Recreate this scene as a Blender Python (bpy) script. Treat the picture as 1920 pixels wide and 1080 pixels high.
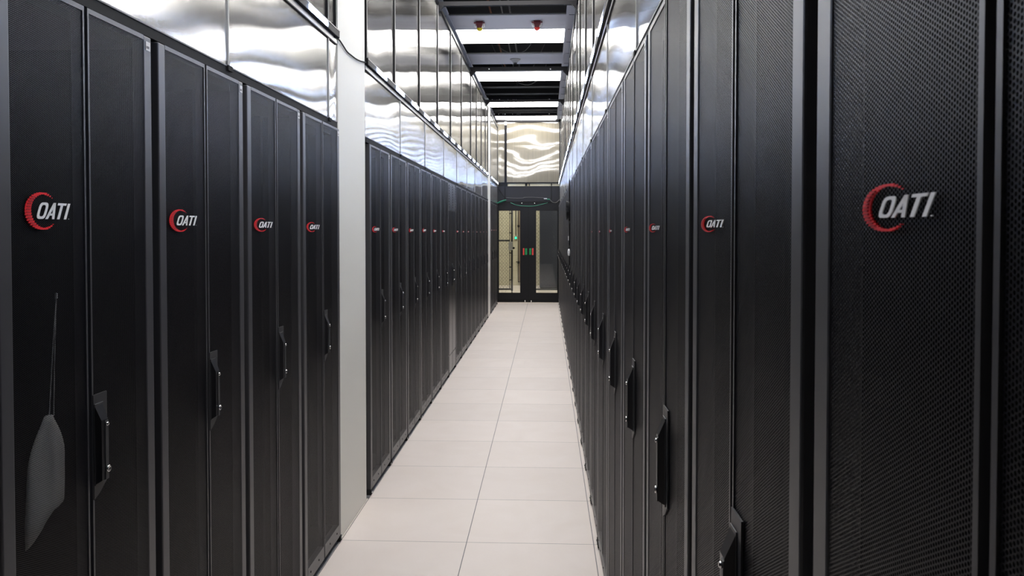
import bpy, bmesh, math, random
from mathutils import Vector, Matrix, noise
random.seed(7)
PI = math.pi
scn = bpy.context.scene
for o in list(bpy.data.objects): bpy.data.objects.remove(o, do_unlink=True)
COL = scn.collection

# ------------------------------------------------------------------ camera
F = 1497.4
cam = bpy.data.objects.new('camera', bpy.data.cameras.new('camera'))
COL.objects.link(cam)
cam.location = (0, 0, 1.5078)
cam.rotation_euler = (PI/2 - 0.02306, 0, 0.04347)
cam.data.sensor_width = 36.0
cam.data.lens = F/1920*36
cam.data.shift_y = -(540-464.25)/1920
cam.data.clip_start = 0.02
cam.data.dof.use_dof = True
cam.data.dof.focus_distance = 3.2
cam.data.dof.aperture_fstop = 22
scn.camera = cam

# ------------------------------------------------------------------ world, exposure
w = bpy.data.worlds.new('world'); scn.world = w; w.use_nodes = True
w.node_tree.nodes['Background'].inputs[0].default_value = (0.8, 0.9, 1.0, 1)
w.node_tree.nodes['Background'].inputs[1].default_value = 0.02
vs = scn.view_settings
vs.view_transform = 'Standard'; vs.look = 'None'; vs.gamma = 1.0; vs.use_curve_mapping = False
vs.exposure = 1.4
PANEL_STRENGTH = 6.6
LED_STRENGTH = 23.0

# ------------------------------------------------------------------ materials
def mat(name, col, rough=0.5, metal=0.0, spec=0.5, emit=None, es=0.0, coat=0.0):
    m = bpy.data.materials.new(name); m.use_nodes = True
    b = m.node_tree.nodes['Principled BSDF']
    b.inputs['Base Color'].default_value = (*col, 1)
    b.inputs['Roughness'].default_value = rough
    b.inputs['Metallic'].default_value = metal
    b.inputs['Specular IOR Level'].default_value = spec
    b.inputs['Coat Weight'].default_value = coat
    if emit:
        b.inputs['Emission Color'].default_value = (*emit, 1)
        b.inputs['Emission Strength'].default_value = es
    return m

def N(m, t, **kw):
    n = m.node_tree.nodes.new(t)
    for k, v in kw.items(): setattr(n, k, v)
    return n
def L(m, a, b): m.node_tree.links.new(a, b)
def math_node(m, op, a, b=None, c=None):
    n = N(m, 'ShaderNodeMath', operation=op)
    for i, v in enumerate((a, b, c)):
        if v is None: continue
        if isinstance(v, (int, float)): n.inputs[i].default_value = v
        else: L(m, v, n.inputs[i])
    return n.outputs[0]

M = {}
M['rack'] = mat('black powder coated steel', (0.052, 0.051, 0.055), 0.40, 0.0, 0.85)
M['rack_side'] = mat('black rack frame steel', (0.010, 0.010, 0.012), 0.4)
M['rack_dark'] = mat('rack interior steel', (0.004, 0.004, 0.004), 0.8, 0, 0.1)
M['smooth'] = mat('smooth black steel', (0.014, 0.014, 0.018), 0.3, 0.0, 0.6)
M['handle'] = mat('black handle plastic', (0.010, 0.010, 0.012), 0.3)
M['plate'] = mat('dark grey handle plate', (0.035, 0.035, 0.037), 0.45)
M['chrome'] = mat('chrome', (0.75, 0.75, 0.74), 0.2, 1.0)
M['frame'] = mat('dark blue grey aluminium frame', (0.006, 0.006, 0.008), 0.5, 0.0, 0.15)
M['alu'] = mat('grey aluminium', (0.40, 0.40, 0.41), 0.3, 0.8)
M['black'] = mat('matte black', (0.008, 0.008, 0.009), 0.7, 0, 0.25)
M['sheet_joint'] = mat('clear grey joint strip', (0.35, 0.35, 0.34), 0.3)
M['dark_trim'] = mat('floor edge strip', (0.30, 0.30, 0.31), 0.4, 0.3)
M['column'] = mat('cream white painted column', (0.80, 0.79, 0.73), 0.55)
M['tile_white'] = mat('ceiling tile', (0.50, 0.50, 0.53), 0.9, 0, 0.2)
M['plenum'] = mat('plenum black', (0.02, 0.02, 0.022), 0.8)
M['tee'] = mat('ceiling tee bar', (0.10, 0.10, 0.10), 0.6)
M['panel_light'] = mat('light diffuser', (0.8, 0.8, 0.8), 0.5, emit=(1.0, 0.97, 0.93), es=PANEL_STRENGTH)
M['room_light'] = mat('bright room light diffuser', (0.8, 0.8, 0.8), 0.5, emit=(1.0, 0.97, 0.9), es=13.0)
M['led'] = mat('led lens', (0.8, 0.8, 0.8), 0.3, emit=(0.46, 0.62, 1.0), es=LED_STRENGTH)
M['white'] = mat('white plastic', (0.8, 0.8, 0.8), 0.4)
M['label'] = mat('white label', (0.6, 0.6, 0.6), 0.4)
M['logo_white'] = mat('logo white', (0.92, 0.92, 0.92), 0.5)
M['logo_red'] = mat('logo red', (0.85, 0.014, 0.022), 0.5)
M['logo_dark_red'] = mat('logo dark red', (0.48, 0.008, 0.018), 0.5)
M['bag'] = mat('pale cloth', (0.62, 0.62, 0.60), 0.9)
M['bag_dim'] = mat('shaded bag cloth', (0.09, 0.09, 0.09), 0.9)  # dimness behind the mesh put into a darker cloth colour
M['door'] = mat('black door steel', (0.007, 0.007, 0.009), 0.55, 0, 0.3)
M['transom'] = mat('transom panel', (0.016, 0.016, 0.020), 0.6, 0, 0.3)
M['green_cable'] = mat('green cable', (0.02, 0.22, 0.13), 0.5)
M['grey_cable'] = mat('grey conduit', (0.14, 0.14, 0.14), 0.5)
M['red_sign'] = mat('red push sign', (0.75, 0.07, 0.06), 0.4)
M['green_sign'] = mat('green push sign', (0.01, 0.27, 0.08), 0.4)
M['beacon_red'] = mat('dark red housing', (0.13, 0.006, 0.014), 0.45)
M['amber'] = mat('amber lens', (0.75, 0.60, 0.03), 0.15, coat=0.5)
M['red_lens'] = mat('red lens', (0.85, 0.05, 0.04), 0.15, coat=0.5)
M['yellow_wall'] = mat('pale yellow painted block wall', (0.62, 0.57, 0.43), 0.7)
M['brown'] = mat('brown panel', (0.20, 0.15, 0.105), 0.6)
M['fence'] = mat('galvanised wire', (0.035, 0.035, 0.04), 0.5, 0.3)
M['grey_plate'] = mat('grey lock plate', (0.36, 0.36, 0.36), 0.45, 0.4)
M['green_led'] = mat('green lit button', (0.0, 0.5, 0.15), 0.3, emit=(0.02, 1.0, 0.25), es=1.6)
M['cone_red'] = mat('red orange plastic', (0.62, 0.07, 0.03), 0.5)
M['cone_yellow'] = mat('yellow plastic', (0.72, 0.42, 0.02), 0.5)
M['orange_pipe'] = mat('orange conduit', (0.28, 0.09, 0.025), 0.6)
M['machine'] = mat('dark blue grey cabinet', (0.035, 0.04, 0.06), 0.4)
M['gap_fill'] = mat('pale yellow gap fill', (0.6, 0.55, 0.38), 0.9)  # even pale yellow for the strip in the gap

def perf_material():
    m = bpy.data.materials.new('perforated steel'); m.use_nodes = True
    b = m.node_tree.nodes['Principled BSDF']
    b.inputs['Base Color'].default_value = (0.0105, 0.010, 0.0125, 1)
    b.inputs['Roughness'].default_value = 0.42
    b.inputs['Specular IOR Level'].default_value = 0.28
    a = 0.0037; s3 = a*math.sqrt(3)
    tc = N(m, 'ShaderNodeTexCoord'); sp = N(m, 'ShaderNodeSeparateXYZ'); L(m, tc.outputs['Object'], sp.inputs[0])
    def dist(off):
        u = math_node(m, 'MULTIPLY', math_node(m, 'SUBTRACT', math_node(m, 'FRACT', math_node(m, 'MULTIPLY_ADD', sp.outputs[0], 1/s3, off+200)), 0.5), s3)
        v = math_node(m, 'MULTIPLY', math_node(m, 'SUBTRACT', math_node(m, 'FRACT', math_node(m, 'MULTIPLY_ADD', sp.outputs[2], 1/a, off+200)), 0.5), a)
        return math_node(m, 'ADD', math_node(m, 'MULTIPLY', u, u), math_node(m, 'MULTIPLY', v, v))
    d = math_node(m, 'MINIMUM', dist(0.0), dist(0.5))
    hole = math_node(m, 'LESS_THAN', d, 0.00132**2)
    tr = N(m, 'ShaderNodeBsdfTransparent'); mx = N(m, 'ShaderNodeMixShader')
    L(m, hole, mx.inputs[0]); L(m, b.outputs[0], mx.inputs[1]); L(m, tr.outputs[0], mx.inputs[2])
    L(m, mx.outputs[0], m.node_tree.nodes['Material Output'].inputs[0])
    return m
M['perf'] = perf_material()

def floor_material():
    m = bpy.data.materials.new('raised floor tiles'); m.use_nodes = True
    b = m.node_tree.nodes['Principled BSDF']
    tc = N(m, 'ShaderNodeTexCoord'); sp = N(m, 'ShaderNodeSeparateXYZ'); L(m, tc.outputs['Object'], sp.inputs[0])
    T = 0.61
    def seam(out, off):
        t = math_node(m, 'MULTIPLY_ADD', out, 1/T, 100 - off/T)
        f = math_node(m, 'FRACT', t); e = math_node(m, 'MINIMUM', f, math_node(m, 'SUBTRACT', 1.0, f))
        return e, math_node(m, 'FLOOR', t)
    ex, ix = seam(sp.outputs[0], -0.384); ey, iy = seam(sp.outputs[1], 3.80)
    e = math_node(m, 'MINIMUM', ex, ey)
    line = math_node(m, 'MAXIMUM', math_node(m, 'LESS_THAN', ex, 0.0019/T), math_node(m, 'LESS_THAN', ey, 0.0015/T))
    bev = N(m, 'ShaderNodeMapRange'); L(m, e, bev.inputs[0]); bev.inputs[1].default_value = 0.0012/T; bev.inputs[2].default_value = 0.005/T
    cx = N(m, 'ShaderNodeCombineXYZ'); L(m, ix, cx.inputs[0]); L(m, iy, cx.inputs[1])
    wn = N(m, 'ShaderNodeTexWhiteNoise'); L(m, cx.outputs[0], wn.inputs[0])
    nz = N(m, 'ShaderNodeTexNoise'); nz.inputs['Scale'].default_value = 3.0; nz.inputs['Detail'].default_value = 6; nz.inputs['Distortion'].default_value = 1.2
    L(m, tc.outputs['Object'], nz.inputs[0])
    r = N(m, 'ShaderNodeMix', data_type='RGBA'); L(m, nz.outputs[0], r.inputs[0])
    r.inputs[6].default_value = (0.64, 0.565, 0.51, 1); r.inputs[7].default_value = (0.72, 0.655, 0.615, 1)
    h = N(m, 'ShaderNodeHueSaturation'); L(m, r.outputs[2], h.inputs['Color'])
    L(m, math_node(m, 'MULTIPLY_ADD', wn.outputs[0], 0.06, 0.97), h.inputs['Value'])
    r2 = N(m, 'ShaderNodeMix', data_type='RGBA'); L(m, line, r2.inputs[0]); L(m, h.outputs[0], r2.inputs[6]); r2.inputs[7].default_value = (0.10, 0.10, 0.10, 1)
    L(m, r2.outputs[2], b.inputs['Base Color'])
    b.inputs['Roughness'].default_value = 0.5
    b.inputs['Specular IOR Level'].default_value = 0.4
    bp = N(m, 'ShaderNodeBump'); bp.inputs['Strength'].default_value = 0.3; bp.inputs['Distance'].default_value = 0.001
    L(m, bev.outputs[0], bp.inputs['Height']); L(m, bp.outputs[0], b.inputs['Normal'])
    return m
M['floor'] = floor_material()

def poly_material(name, tint, along, ro=0.11, an=0.84, fa=0.85, fb=0.03):
    """twin-wall translucent sheet: vertical flutes smear reflections sideways"""
    m = bpy.data.materials.new(name); m.use_nodes = True
    nt = m.node_tree; nt.nodes.remove(nt.nodes['Principled BSDF'])
    out = nt.nodes['Material Output']
    geo = N(m, 'ShaderNodeNewGeometry')
    mp = N(m, 'ShaderNodeMapping'); L(m, geo.outputs['Position'], mp.inputs[0])
    sc = {'Y': (1, 170, 1.2), 'X': (170, 1, 1.2)}[along]
    mp.inputs['Scale'].default_value = sc
    nz = N(m, 'ShaderNodeTexNoise'); nz.inputs['Scale'].default_value = 1.0; nz.inputs['Detail'].default_value = 3; L(m, mp.outputs[0], nz.inputs[0])
    cr = N(m, 'ShaderNodeMix', data_type='RGBA'); L(m, nz.outputs[0], cr.inputs[0])
    cr.inputs[6].default_value = (*[c*0.62 for c in tint], 1); cr.inputs[7].default_value = (*[min(1, c*1.38) for c in tint], 1)
    # slow waviness of the sheet
    n2 = N(m, 'ShaderNodeTexNoise'); n2.inputs['Scale'].default_value = 2.2; n2.inputs['Detail'].default_value = 1.5; L(m, geo.outputs['Position'], n2.inputs[0])
    bp = N(m, 'ShaderNodeBump'); bp.inputs['Strength'].default_value = 1.0; bp.inputs['Distance'].default_value = 0.0028; L(m, n2.outputs[0], bp.inputs['Height'])
    b2 = N(m, 'ShaderNodeBump'); b2.inputs['Strength'].default_value = 0.6; b2.inputs['Distance'].default_value = 0.0006; L(m, nz.outputs[0], b2.inputs['Height']); L(m, bp.outputs[0], b2.inputs['Normal'])
    gl = N(m, 'ShaderNodeBsdfAnisotropic'); gl.distribution = 'GGX'
    gl.inputs['Roughness'].default_value = ro; gl.inputs['Anisotropy'].default_value = an
    gl.inputs['Color'].default_value = (0.95, 0.95, 0.94, 1)
    tg = N(m, 'ShaderNodeCombineXYZ'); tg.inputs[2].default_value = 1.0
    L(m, tg.outputs[0], gl.inputs['Tangent']); L(m, b2.outputs[0], gl.inputs['Normal'])
    df = N(m, 'ShaderNodeBsdfDiffuse'); L(m, cr.outputs[2], df.inputs['Color'])
    tl = N(m, 'ShaderNodeBsdfTranslucent'); L(m, cr.outputs[2], tl.inputs['Color'])
    m1 = N(m, 'ShaderNodeMixShader'); m1.inputs[0].default_value = 0.4; L(m, df.outputs[0], m1.inputs[1]); L(m, tl.outputs[0], m1.inputs[2])
    lw = N(m, 'ShaderNodeFresnel'); lw.inputs['IOR'].default_value = 1.6
    fr = math_node(m, 'MINIMUM', math_node(m, 'MULTIPLY_ADD', lw.outputs[0], fa, fb), 0.8)
    m2 = N(m, 'ShaderNodeMixShader'); L(m, fr, m2.inputs[0]); L(m, m1.outputs[0], m2.inputs[1]); L(m, gl.outputs[0], m2.inputs[2])
    L(m, m2.outputs[0], out.inputs[0])
    return m
M['poly'] = poly_material('translucent twin wall sheet', (0.33, 0.315, 0.285), 'Y')
M['poly_end'] = poly_material('translucent twin wall sheet at the end', (0.36, 0.33, 0.26), 'X', 0.06, 0.5, 2.5, 0.16)  # warmer tint carries the yellowish light of the back room

def column_material(m):
    b = m.node_tree.nodes['Principled BSDF']
    nz = N(m, 'ShaderNodeTexNoise'); nz.inputs['Scale'].default_value = 40; nz.inputs['Detail'].default_value = 4
    bp = N(m, 'ShaderNodeBump'); bp.inputs['Strength'].default_value = 0.15; bp.inputs['Distance'].default_value = 0.002
    L(m, nz.outputs[0], bp.inputs['Height']); L(m, bp.outputs[0], b.inputs['Normal'])
column_material(M['column'])

def block_wall_material(m):
    b = m.node_tree.nodes['Principled BSDF']
    tc = N(m, 'ShaderNodeTexCoord'); mp = N(m, 'ShaderNodeMapping'); L(m, tc.outputs['Object'], mp.inputs[0]); mp.inputs['Rotation'].default_value = (PI/2, 0, 0)
    br = N(m, 'ShaderNodeTexBrick'); L(m, mp.outputs[0], br.inputs[0]); br.inputs['Scale'].default_value = 1
    br.inputs['Brick Width'].default_value = 0.4; br.inputs['Row Height'].default_value = 0.2; br.inputs['Mortar Size'].default_value = 0.006
    br.inputs['Color1'].default_value = (0.62, 0.57, 0.43, 1); br.inputs['Color2'].default_value = (0.60, 0.55, 0.42, 1); br.inputs['Mortar'].default_value = (0.50, 0.46, 0.35, 1)
    L(m, br.outputs[0], b.inputs['Base Color'])
block_wall_material(M['yellow_wall'])

gm = bpy.data.materials.new('door glass'); gm.use_nodes = True
g = gm.node_tree.nodes['Principled BSDF']; g.inputs['Base Color'].default_value = (1, 1, 1, 1); g.inputs['Roughness'].default_value = 0.02
tr = N(gm, 'ShaderNodeBsdfTransparent'); tr.inputs[0].default_value = (0.90, 0.92, 0.90, 1)
gg = N(gm, 'ShaderNodeBsdfGlossy'); gg.inputs['Roughness'].default_value = 0.03
fz = N(gm, 'ShaderNodeFresnel'); fz.inputs[0].default_value = 1.5
mx = N(gm, 'ShaderNodeMixShader'); L(gm, fz.outputs[0], mx.inputs[0]); L(gm, tr.outputs[0], mx.inputs[1]); L(gm, gg.outputs[0], mx.inputs[2])
L(gm, mx.outputs[0], gm.node_tree.nodes['Material Output'].inputs[0])
M['glass'] = gm

# ------------------------------------------------------------------ mesh helpers
class MB:
    def __init__(s): s.v = []; s.f = []; s.mi = []; s.mats = []; s.smooth = []
    def m(s, name):
        if name not in s.mats: s.mats.append(name)
        return s.mats.index(name)
    def add(s, vs, fs, m, smooth=False):
        k = len(s.v); s.v += [tuple(v) for v in vs]; i = s.m(m)
        for f in fs: s.f.append(tuple(k+j for j in f)); s.mi.append(i); s.smooth.append(smooth)
        return s
    def box(s, x0, x1, y0, y1, z0, z1, m, bev=0.0):
        if bev > 0:
            bm = bmesh.new(); bmesh.ops.create_cube(bm, size=1)
            for v in bm.verts: v.co = Vector(((x0+x1)/2+v.co.x*(x1-x0), (y0+y1)/2+v.co.y*(y1-y0), (z0+z1)/2+v.co.z*(z1-z0)))
            bmesh.ops.bevel(bm, geom=bm.edges[:], offset=bev, segments=2, affect='EDGES', profile=0.5)
            bm.verts.index_update(); s.add([v.co for v in bm.verts], [[v.index for v in f.verts] for f in bm.faces], m); bm.free(); return s
        v = [(x, y, z) for x in (x0, x1) for y in (y0, y1) for z in (z0, z1)]
        return s.add(v, [(0,1,3,2), (4,6,7,5), (0,4,5,1), (2,3,7,6), (0,2,6,4), (1,5,7,3)], m)
    def quad(s, a, b, c, d, m): return s.add([a, b, c, d], [(0,1,2,3)], m)
    def tube(s, pts, r, m, n=8):
        pts = [Vector(p) for p in pts]; rings = []
        up = Vector((0, 0, 1))
        for i, p in enumerate(pts):
            t = (pts[min(i+1, len(pts)-1)] - pts[max(i-1, 0)]).normalized()
            a = t.cross(up)
            if a.length < 1e-3: a = t.cross(Vector((1, 0, 0)))
            a.normalize(); b = t.cross(a).normalized()
            rings.append([p + (a*math.cos(2*PI*k/n) + b*math.sin(2*PI*k/n))*r for k in range(n)])
        v = [q for R in rings for q in R]; f = []
        for i in range(len(pts)-1):
            for k in range(n): f.append((i*n+k, i*n+(k+1) % n, (i+1)*n+(k+1) % n, (i+1)*n+k))
        f.append(tuple(range(n-1, -1, -1))); f.append(tuple((len(pts)-1)*n+k for k in range(n)))
        return s.add(v, f, m, True)
    def lathe(s, prof, c, axis, m, n=20):
        """prof: list of (r, h); axis: unit vector direction of h"""
        ax = Vector(axis).normalized(); a = ax.orthogonal().normalized(); b = ax.cross(a); c = Vector(c)
        v = []; f = []
        for r, h in prof:
            for k in range(n): v.append(c + ax*h + (a*math.cos(2*PI*k/n)+b*math.sin(2*PI*k/n))*max(r, 1e-5))
        for i in range(len(prof)-1):
            for k in range(n): f.append((i*n+k, i*n+(k+1) % n, (i+1)*n+(k+1) % n, (i+1)*n+k))
        f.append(tuple(range(n-1, -1, -1))); f.append(tuple((len(prof)-1)*n+k for k in range(n)))
        return s.add(v, f, m, True)
    def prism(s, poly, y0, y1, m):
        """poly in (x,z), extruded along y"""
        n = len(poly); v = [(x, y0, z) for x, z in poly] + [(x, y1, z) for x, z in poly]
        f = [tuple(range(n)), tuple(range(2*n-1, n-1, -1))] + [(i, i+n, (i+1) % n+n, (i+1) % n) for i in range(n)]
        return s.add(v, f, m)
    def mesh(s, name):
        me = bpy.data.meshes.new(name); me.from_pydata(s.v, [], s.f)
        for n in s.mats: me.materials.append(M[n])
        for p, i, sm in zip(me.polygons, s.mi, s.smooth): p.material_index = i; p.use_smooth = sm
        bm = bmesh.new(); bm.from_mesh(me); bmesh.ops.recalc_face_normals(bm, faces=bm.faces[:]); bm.to_mesh(me); bm.free()
        return me
    def build(s, name, parent=None, loc=None):
        o = bpy.data.objects.new(name, s.mesh(name)); COL.objects.link(o)
        if parent: o.parent = parent
        if loc: o.location = loc
        return o

def tag(o, label=None, cat=None, group=None, kind=None):
    if label: o['label'] = label
    if cat: o['category'] = cat
    if group: o['group'] = group
    if kind: o['kind'] = kind
    return o
def empty(name, loc=(0,0,0), rz=0, **kw):
    o = bpy.data.objects.new(name, None); COL.objects.link(o); o.location = loc; o.rotation_euler = (0, 0, rz); o.empty_display_size = 0.1
    return tag(o, **kw)
def smooth_path(pts, k=6):
    P = [Vector(p) for p in pts]; out = []
    for i in range(len(P)-1):
        p0 = P[max(i-1, 0)]; p1 = P[i]; p2 = P[i+1]; p3 = P[min(i+2, len(P)-1)]
        for j in range(k):
            t = j/k
            out.append(0.5*((2*p1) + (p2-p0)*t + (2*p0-5*p1+4*p2-p3)*t*t + (3*p1-p0-3*p2+p3)*t**3))
    return out + [P[-1]]

# ------------------------------------------------------------------ layout numbers
XL, XR = -0.99, 0.243           # door faces of the two rack rows
PITCH = 0.604
RW = 0.600
YEND = 16.3
ZC = 3.738                      # ceiling
ZB = 3.585                      # top of the side walls
BACK = -1.8                     # how far the aisle reaches behind the camera

# ------------------------------------------------------------------ floor, shell
fl = MB().box(-2.2, 1.5, BACK, 24.0, -0.05, 0.0, 'floor').build('floor'); tag(fl, 'beige raised floor of square tiles', 'floor', kind='structure')
sh = MB()
sh.box(-2.2, -2.15, BACK, 16.4, 0, 4.9, 'plenum')
tag(sh.build('wall_left_outer'), kind='structure')
sh = MB().box(1.45, 1.5, BACK, 16.4, 0, 4.9, 'plenum'); tag(sh.build('wall_right_outer'), kind='structure')
sh = MB().box(-2.2, 1.5, BACK-0.05, BACK, 0, 4.9, 'plenum'); tag(sh.build('wall_rear'), kind='structure')
tm = MB().box(-1.030, -0.993, BACK, 3.795, 0.0, 0.006, 'dark_trim').box(-1.045, -0.992, 4.40, 13.55, 0.0, 0.006, 'dark_trim').box(-1.045, -0.992, 14.12, 16.2, 0.0, 0.006, 'dark_trim').build('trim_1'); tag(tm, kind='structure')

# ------------------------------------------------------------------ racks
def handle_parts():
    """returns builders in rack coordinates, handle against the seam at x = sx, face at y = 0 (towards -y)"""
    pl = MB(); pl.prism([(0.008, 0.915), (0.030, 0.925), (0.062, 0.948), (0.062, 1.145), (0.008, 1.145)], -0.002, 0.001, 'plate')
    base = MB(); base.box(0.010, 0.044, -0.004, -0.002, 0.945, 1.125, 'plate', 0.0008)
    lev = MB()
    lev.add([(0.010, -0.004, 1.120), (0.042, -0.004, 1.120), (0.040, -0.004, 0.948), (0.011, -0.004, 0.948),
             (0.013, -0.017, 1.088), (0.038, -0.017, 1.088), (0.038, -0.017, 0.956), (0.013, -0.017, 0.956)],
            [(0,1,5,4), (1,2,6,5), (2,3,7,6), (3,0,4,7), (4,5,6,7), (0,3,2,1)], 'handle')
    lev.box(0.026, 0.038, -0.0185, -0.017, 0.955, 1.085, 'plate')
    lock = MB().lathe([(0.0070, 0), (0.0078, 0.002), (0.0070, 0.004), (0.0045, 0.0042), (0.004, 0.003)], (0.033, -0.0185, 0.978), (0, -1, 0), 'chrome', 16)
    piv = MB().lathe([(0.0048, 0), (0.0048, 0.002), (0.003, 0.004)], (0.031, -0.0185, 1.078), (0, -1, 0), 'chrome', 12)
    return pl, base, lev, lock, piv

def leaf(side, kind='mesh'):
    b = MB(); s = side                      # -1 = left leaf, +1 = right leaf
    def bx(x0, x1, *a, **k):
        x0, x1 = (s*x0, s*x1) if s > 0 else (s*x1, s*x0); b.box(x0, x1, *a, **k)
    inner, outer, strip = 0.006, 0.284, 0.037
    z0, z1, bot, top = 0.035, 1.985, 0.060, 0.011
    if kind == 'mesh':
        bx(outer-strip, outer, 0.0, 0.030, z0, z1, 'rack', bev=0.003)
        bx(inner, inner+0.006, 0.0, 0.026, z0+bot, z1-top, 'rack')
        bx(inner, outer-strip, 0.0, 0.026, z1-top, z1, 'rack')
        bx(inner, outer-strip, 0.0, 0.026, z0, z0+bot, 'rack')
        xa, xb = sorted((s*(inner+0.006), s*(outer-strip)))
        b.quad((xa, 0.002, z0+bot), (xb, 0.002, z0+bot), (xb, 0.002, z1-top), (xa, 0.002, z1-top), 'perf')
        for x in (0.09, 0.21): b.lathe([(0.0045, 0), (0.0045, 0.0015), (0.002, 0.002)], (s*x, 0.0, z0+0.032), (0, -1, 0), 'black', 8)
    else:
        bx(inner, outer, 0.0, 0.030, 0.22, 1.70, 'smooth', bev=0.003)
        bx(inner, outer, 0.0, 0.030, 0.035, 0.212, 'smooth', bev=0.003)
        bx(inner, outer, 0.002, 0.030, 1.705, 1.985, 'rack')
        for k in range(9): bx(inner+0.02, outer-0.02, -0.003, 0.002, 1.73+k*0.027, 1.742+k*0.027, 'rack')
    return b

def rack_shell():
    b = MB()
    x = RW/2-0.001; y0, y1 = 0.032, 1.07; z0, z1 = 0.035, 1.985
    b.box(-x, -x+0.03, y0, y1, z0, z1, 'rack_dark'); b.box(x-0.03, x, y0, y1, z0, z1, 'rack_dark')
    for a in (-x, x-0.03): b.box(a, a+0.03, y0-0.003, y0, z0, z1, 'rack_side')
    b.box(-x+0.03, x-0.03, y0, y1, z1-0.03, z1, 'rack_dark'); b.box(-x+0.03, x-0.03, y0, y1, z0, z0+0.05, 'rack_dark')
    b.box(-x+0.03, x-0.03, y1-0.02, y1, z0+0.05, z1-0.03, 'rack_dark')
    return b
def rail(sx):
    b = MB(); b.box(sx*0.235-0.012, sx*0.235+0.012, 0.14, 0.165, 0.086, 1.954, 'rack_dark')
    for k in range(0): pass
    return b
def foot(sx):
    b = MB(); x = sx*0.278
    b.lathe([(0.020, 0), (0.020, 0.008), (0.012, 0.012), (0.007, 0.013), (0.007, 0.040)], (x, 0.055, 0.0), (0, 0, 1), 'black', 12)
    b.box(x-0.013, x+0.013, -0.002, 0.034, 0.006, 0.034, 'black', 0.002)
    b.lathe([(0.005, 0), (0.005, 0.004)], (x, -0.002, 0.022), (0, -1, 0), 'chrome', 8)
    return b

# emblem drawn in a unit square: u to the right, v up (thin printed film standing 0.6 mm proud)
def emblem_ring():
    b = MB(); n = 29
    def sq(cx, cz, w, h, rot, y, m):
        sk = 0.18
        P = [(-w/2-sk*h/2, -h/2), (w/2-sk*h/2, -h/2), (w/2+sk*h/2, h/2), (-w/2+sk*h/2, h/2)]
        b.prism([(cx+p[0], cz+p[1]) for p in P], y, 0.0, m)
    for i in range(n):
        t = i/(n-1); a = math.radians(50 + t*262)
        k = math.sin(PI*min(1, max(0, t)))**0.75
        sz = 0.022 + 0.078*k
        cx = 0.37+0.305*math.cos(a)*1.0; cz = 0.5+0.445*math.sin(a)
        if k > 0.45: sq(cx, cz, sz*1.2, sz*0.70, 0, -0.003-0.00025*i, 'logo_red')
        else: sq(cx, cz, sz*0.8, sz*1.05, 0, -0.003-0.00025*i, 'logo_red')
    for i in range(7, 22):
        t = (i+0.5)/(n-1); a = math.radians(50+t*262); k = math.sin(PI*t)
        if k < 0.80: continue
        cx = 0.37+0.305*math.cos(a); cz = 0.5+0.445*math.sin(a)
        sq(cx, cz, 0.070, 0.030, 0, -0.0115, 'logo_dark_red')
    return b
def emblem_text():
    b = MB(); z0, z1 = 0.30, 0.72; H = z1-z0; sl = 0.10
    def X(u, z): return u + sl*(z-z0)/H
    def poly(P): b.prism([(X(u, z), z) for u, z in P], -0.004, 0.0, 'logo_white')
    t = 0.045
    # O as an octagonal-rounded ring
    def ring(cx, w, seg=28):
        out = []; inn = []
        for k in range(seg):
            a = 2*PI*k/seg; c, s_ = math.cos(a), math.sin(a)
            e = 0.55
            f = lambda q: math.copysign(abs(q)**e, q)
            out.append((cx+w/2*f(c), (z0+z1)/2+H/2*f(s_))); inn.append((cx+(w/2-t)*f(c), (z0+z1)/2+(H/2-0.065)*f(s_)))
        for k in range(seg):
            j = (k+1) % seg; poly([out[k], out[j], inn[j], inn[k]])
    ring(0.315, 0.185)
    poly([(0.420, z0), (0.468, z0), (0.548, z1), (0.500, z1)])
    poly([(0.605, z0), (0.557, z0), (0.500, z1), (0.548, z1)])
    poly([(0.45, z0+0.09), (0.575, z0+0.09), (0.567, z0+0.145), (0.465, z0+0.145)])
    poly([(0.600, z1-0.060), (0.785, z1-0.060), (0.785, z1), (0.600, z1)])
    poly([(0.667, z0), (0.718, z0), (0.718, z1-0.060), (0.667, z1-0.060)])
    poly([(0.815, z0), (0.866, z0), (0.866, z1), (0.815, z1)])
    b.lathe([(0.011, 0), (0.011, 0.004)], (0.925, 0.0, z0+0.012), (0, -1, 0), 'label', 10)
    return b
RING_ME, TEXT_ME = emblem_ring().mesh('logo_ring'), emblem_text().mesh('logo_lettering')

def make_rack(kind='mesh'):
    r = empty('server_rack')
    rack_shell().build('rack_body', r)
    for s_ in (-1, 1): rail(s_).build('mounting_rail', r)
    for s_ in (-1, 1): foot(s_).build('levelling_foot', r)
    lf = leaf(-1, kind).build('door', r); rt = leaf(1, kind).build('door', r)
    pl, base, lev, lock, piv = handle_parts()
    h = pl; h.v += []
    pl.build('handle_plate', rt); 
    hb = MB(); hb = base; hb.build('handle_base', rt); lev.build('handle_lever', rt); lock.build('lock_cylinder', rt); piv.build('handle_pivot', rt)
    if kind == 'mesh':
        lb = MB().box(0.256, 0.278, -0.0012, 0.0, 1.950, 1.972, 'label'); lb.box(0.259, 0.272, -0.0016, -0.0012, 1.955, 1.961, 'grey_cable'); lb.build('name_tag', rt)
        MB().box(-0.008, 0.008, 0.001, 0.02, 0.085, 0.125, 'black').build('bottom_latch', rt)
    else:
        def sh_(bm, dx):
            q = MB(); q.v = [(x+dx, y, z) for x, y, z in bm.v]; q.f = bm.f; q.mi = bm.mi; q.mats = bm.mats; q.smooth = bm.smooth; return q
        for bm, nm in zip(handle_parts(), ('handle_plate', 'handle_base', 'handle_lever', 'lock_cylinder', 'handle_pivot')):
            sh_(bm, -0.075).build(nm, lf)
    return r

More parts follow.
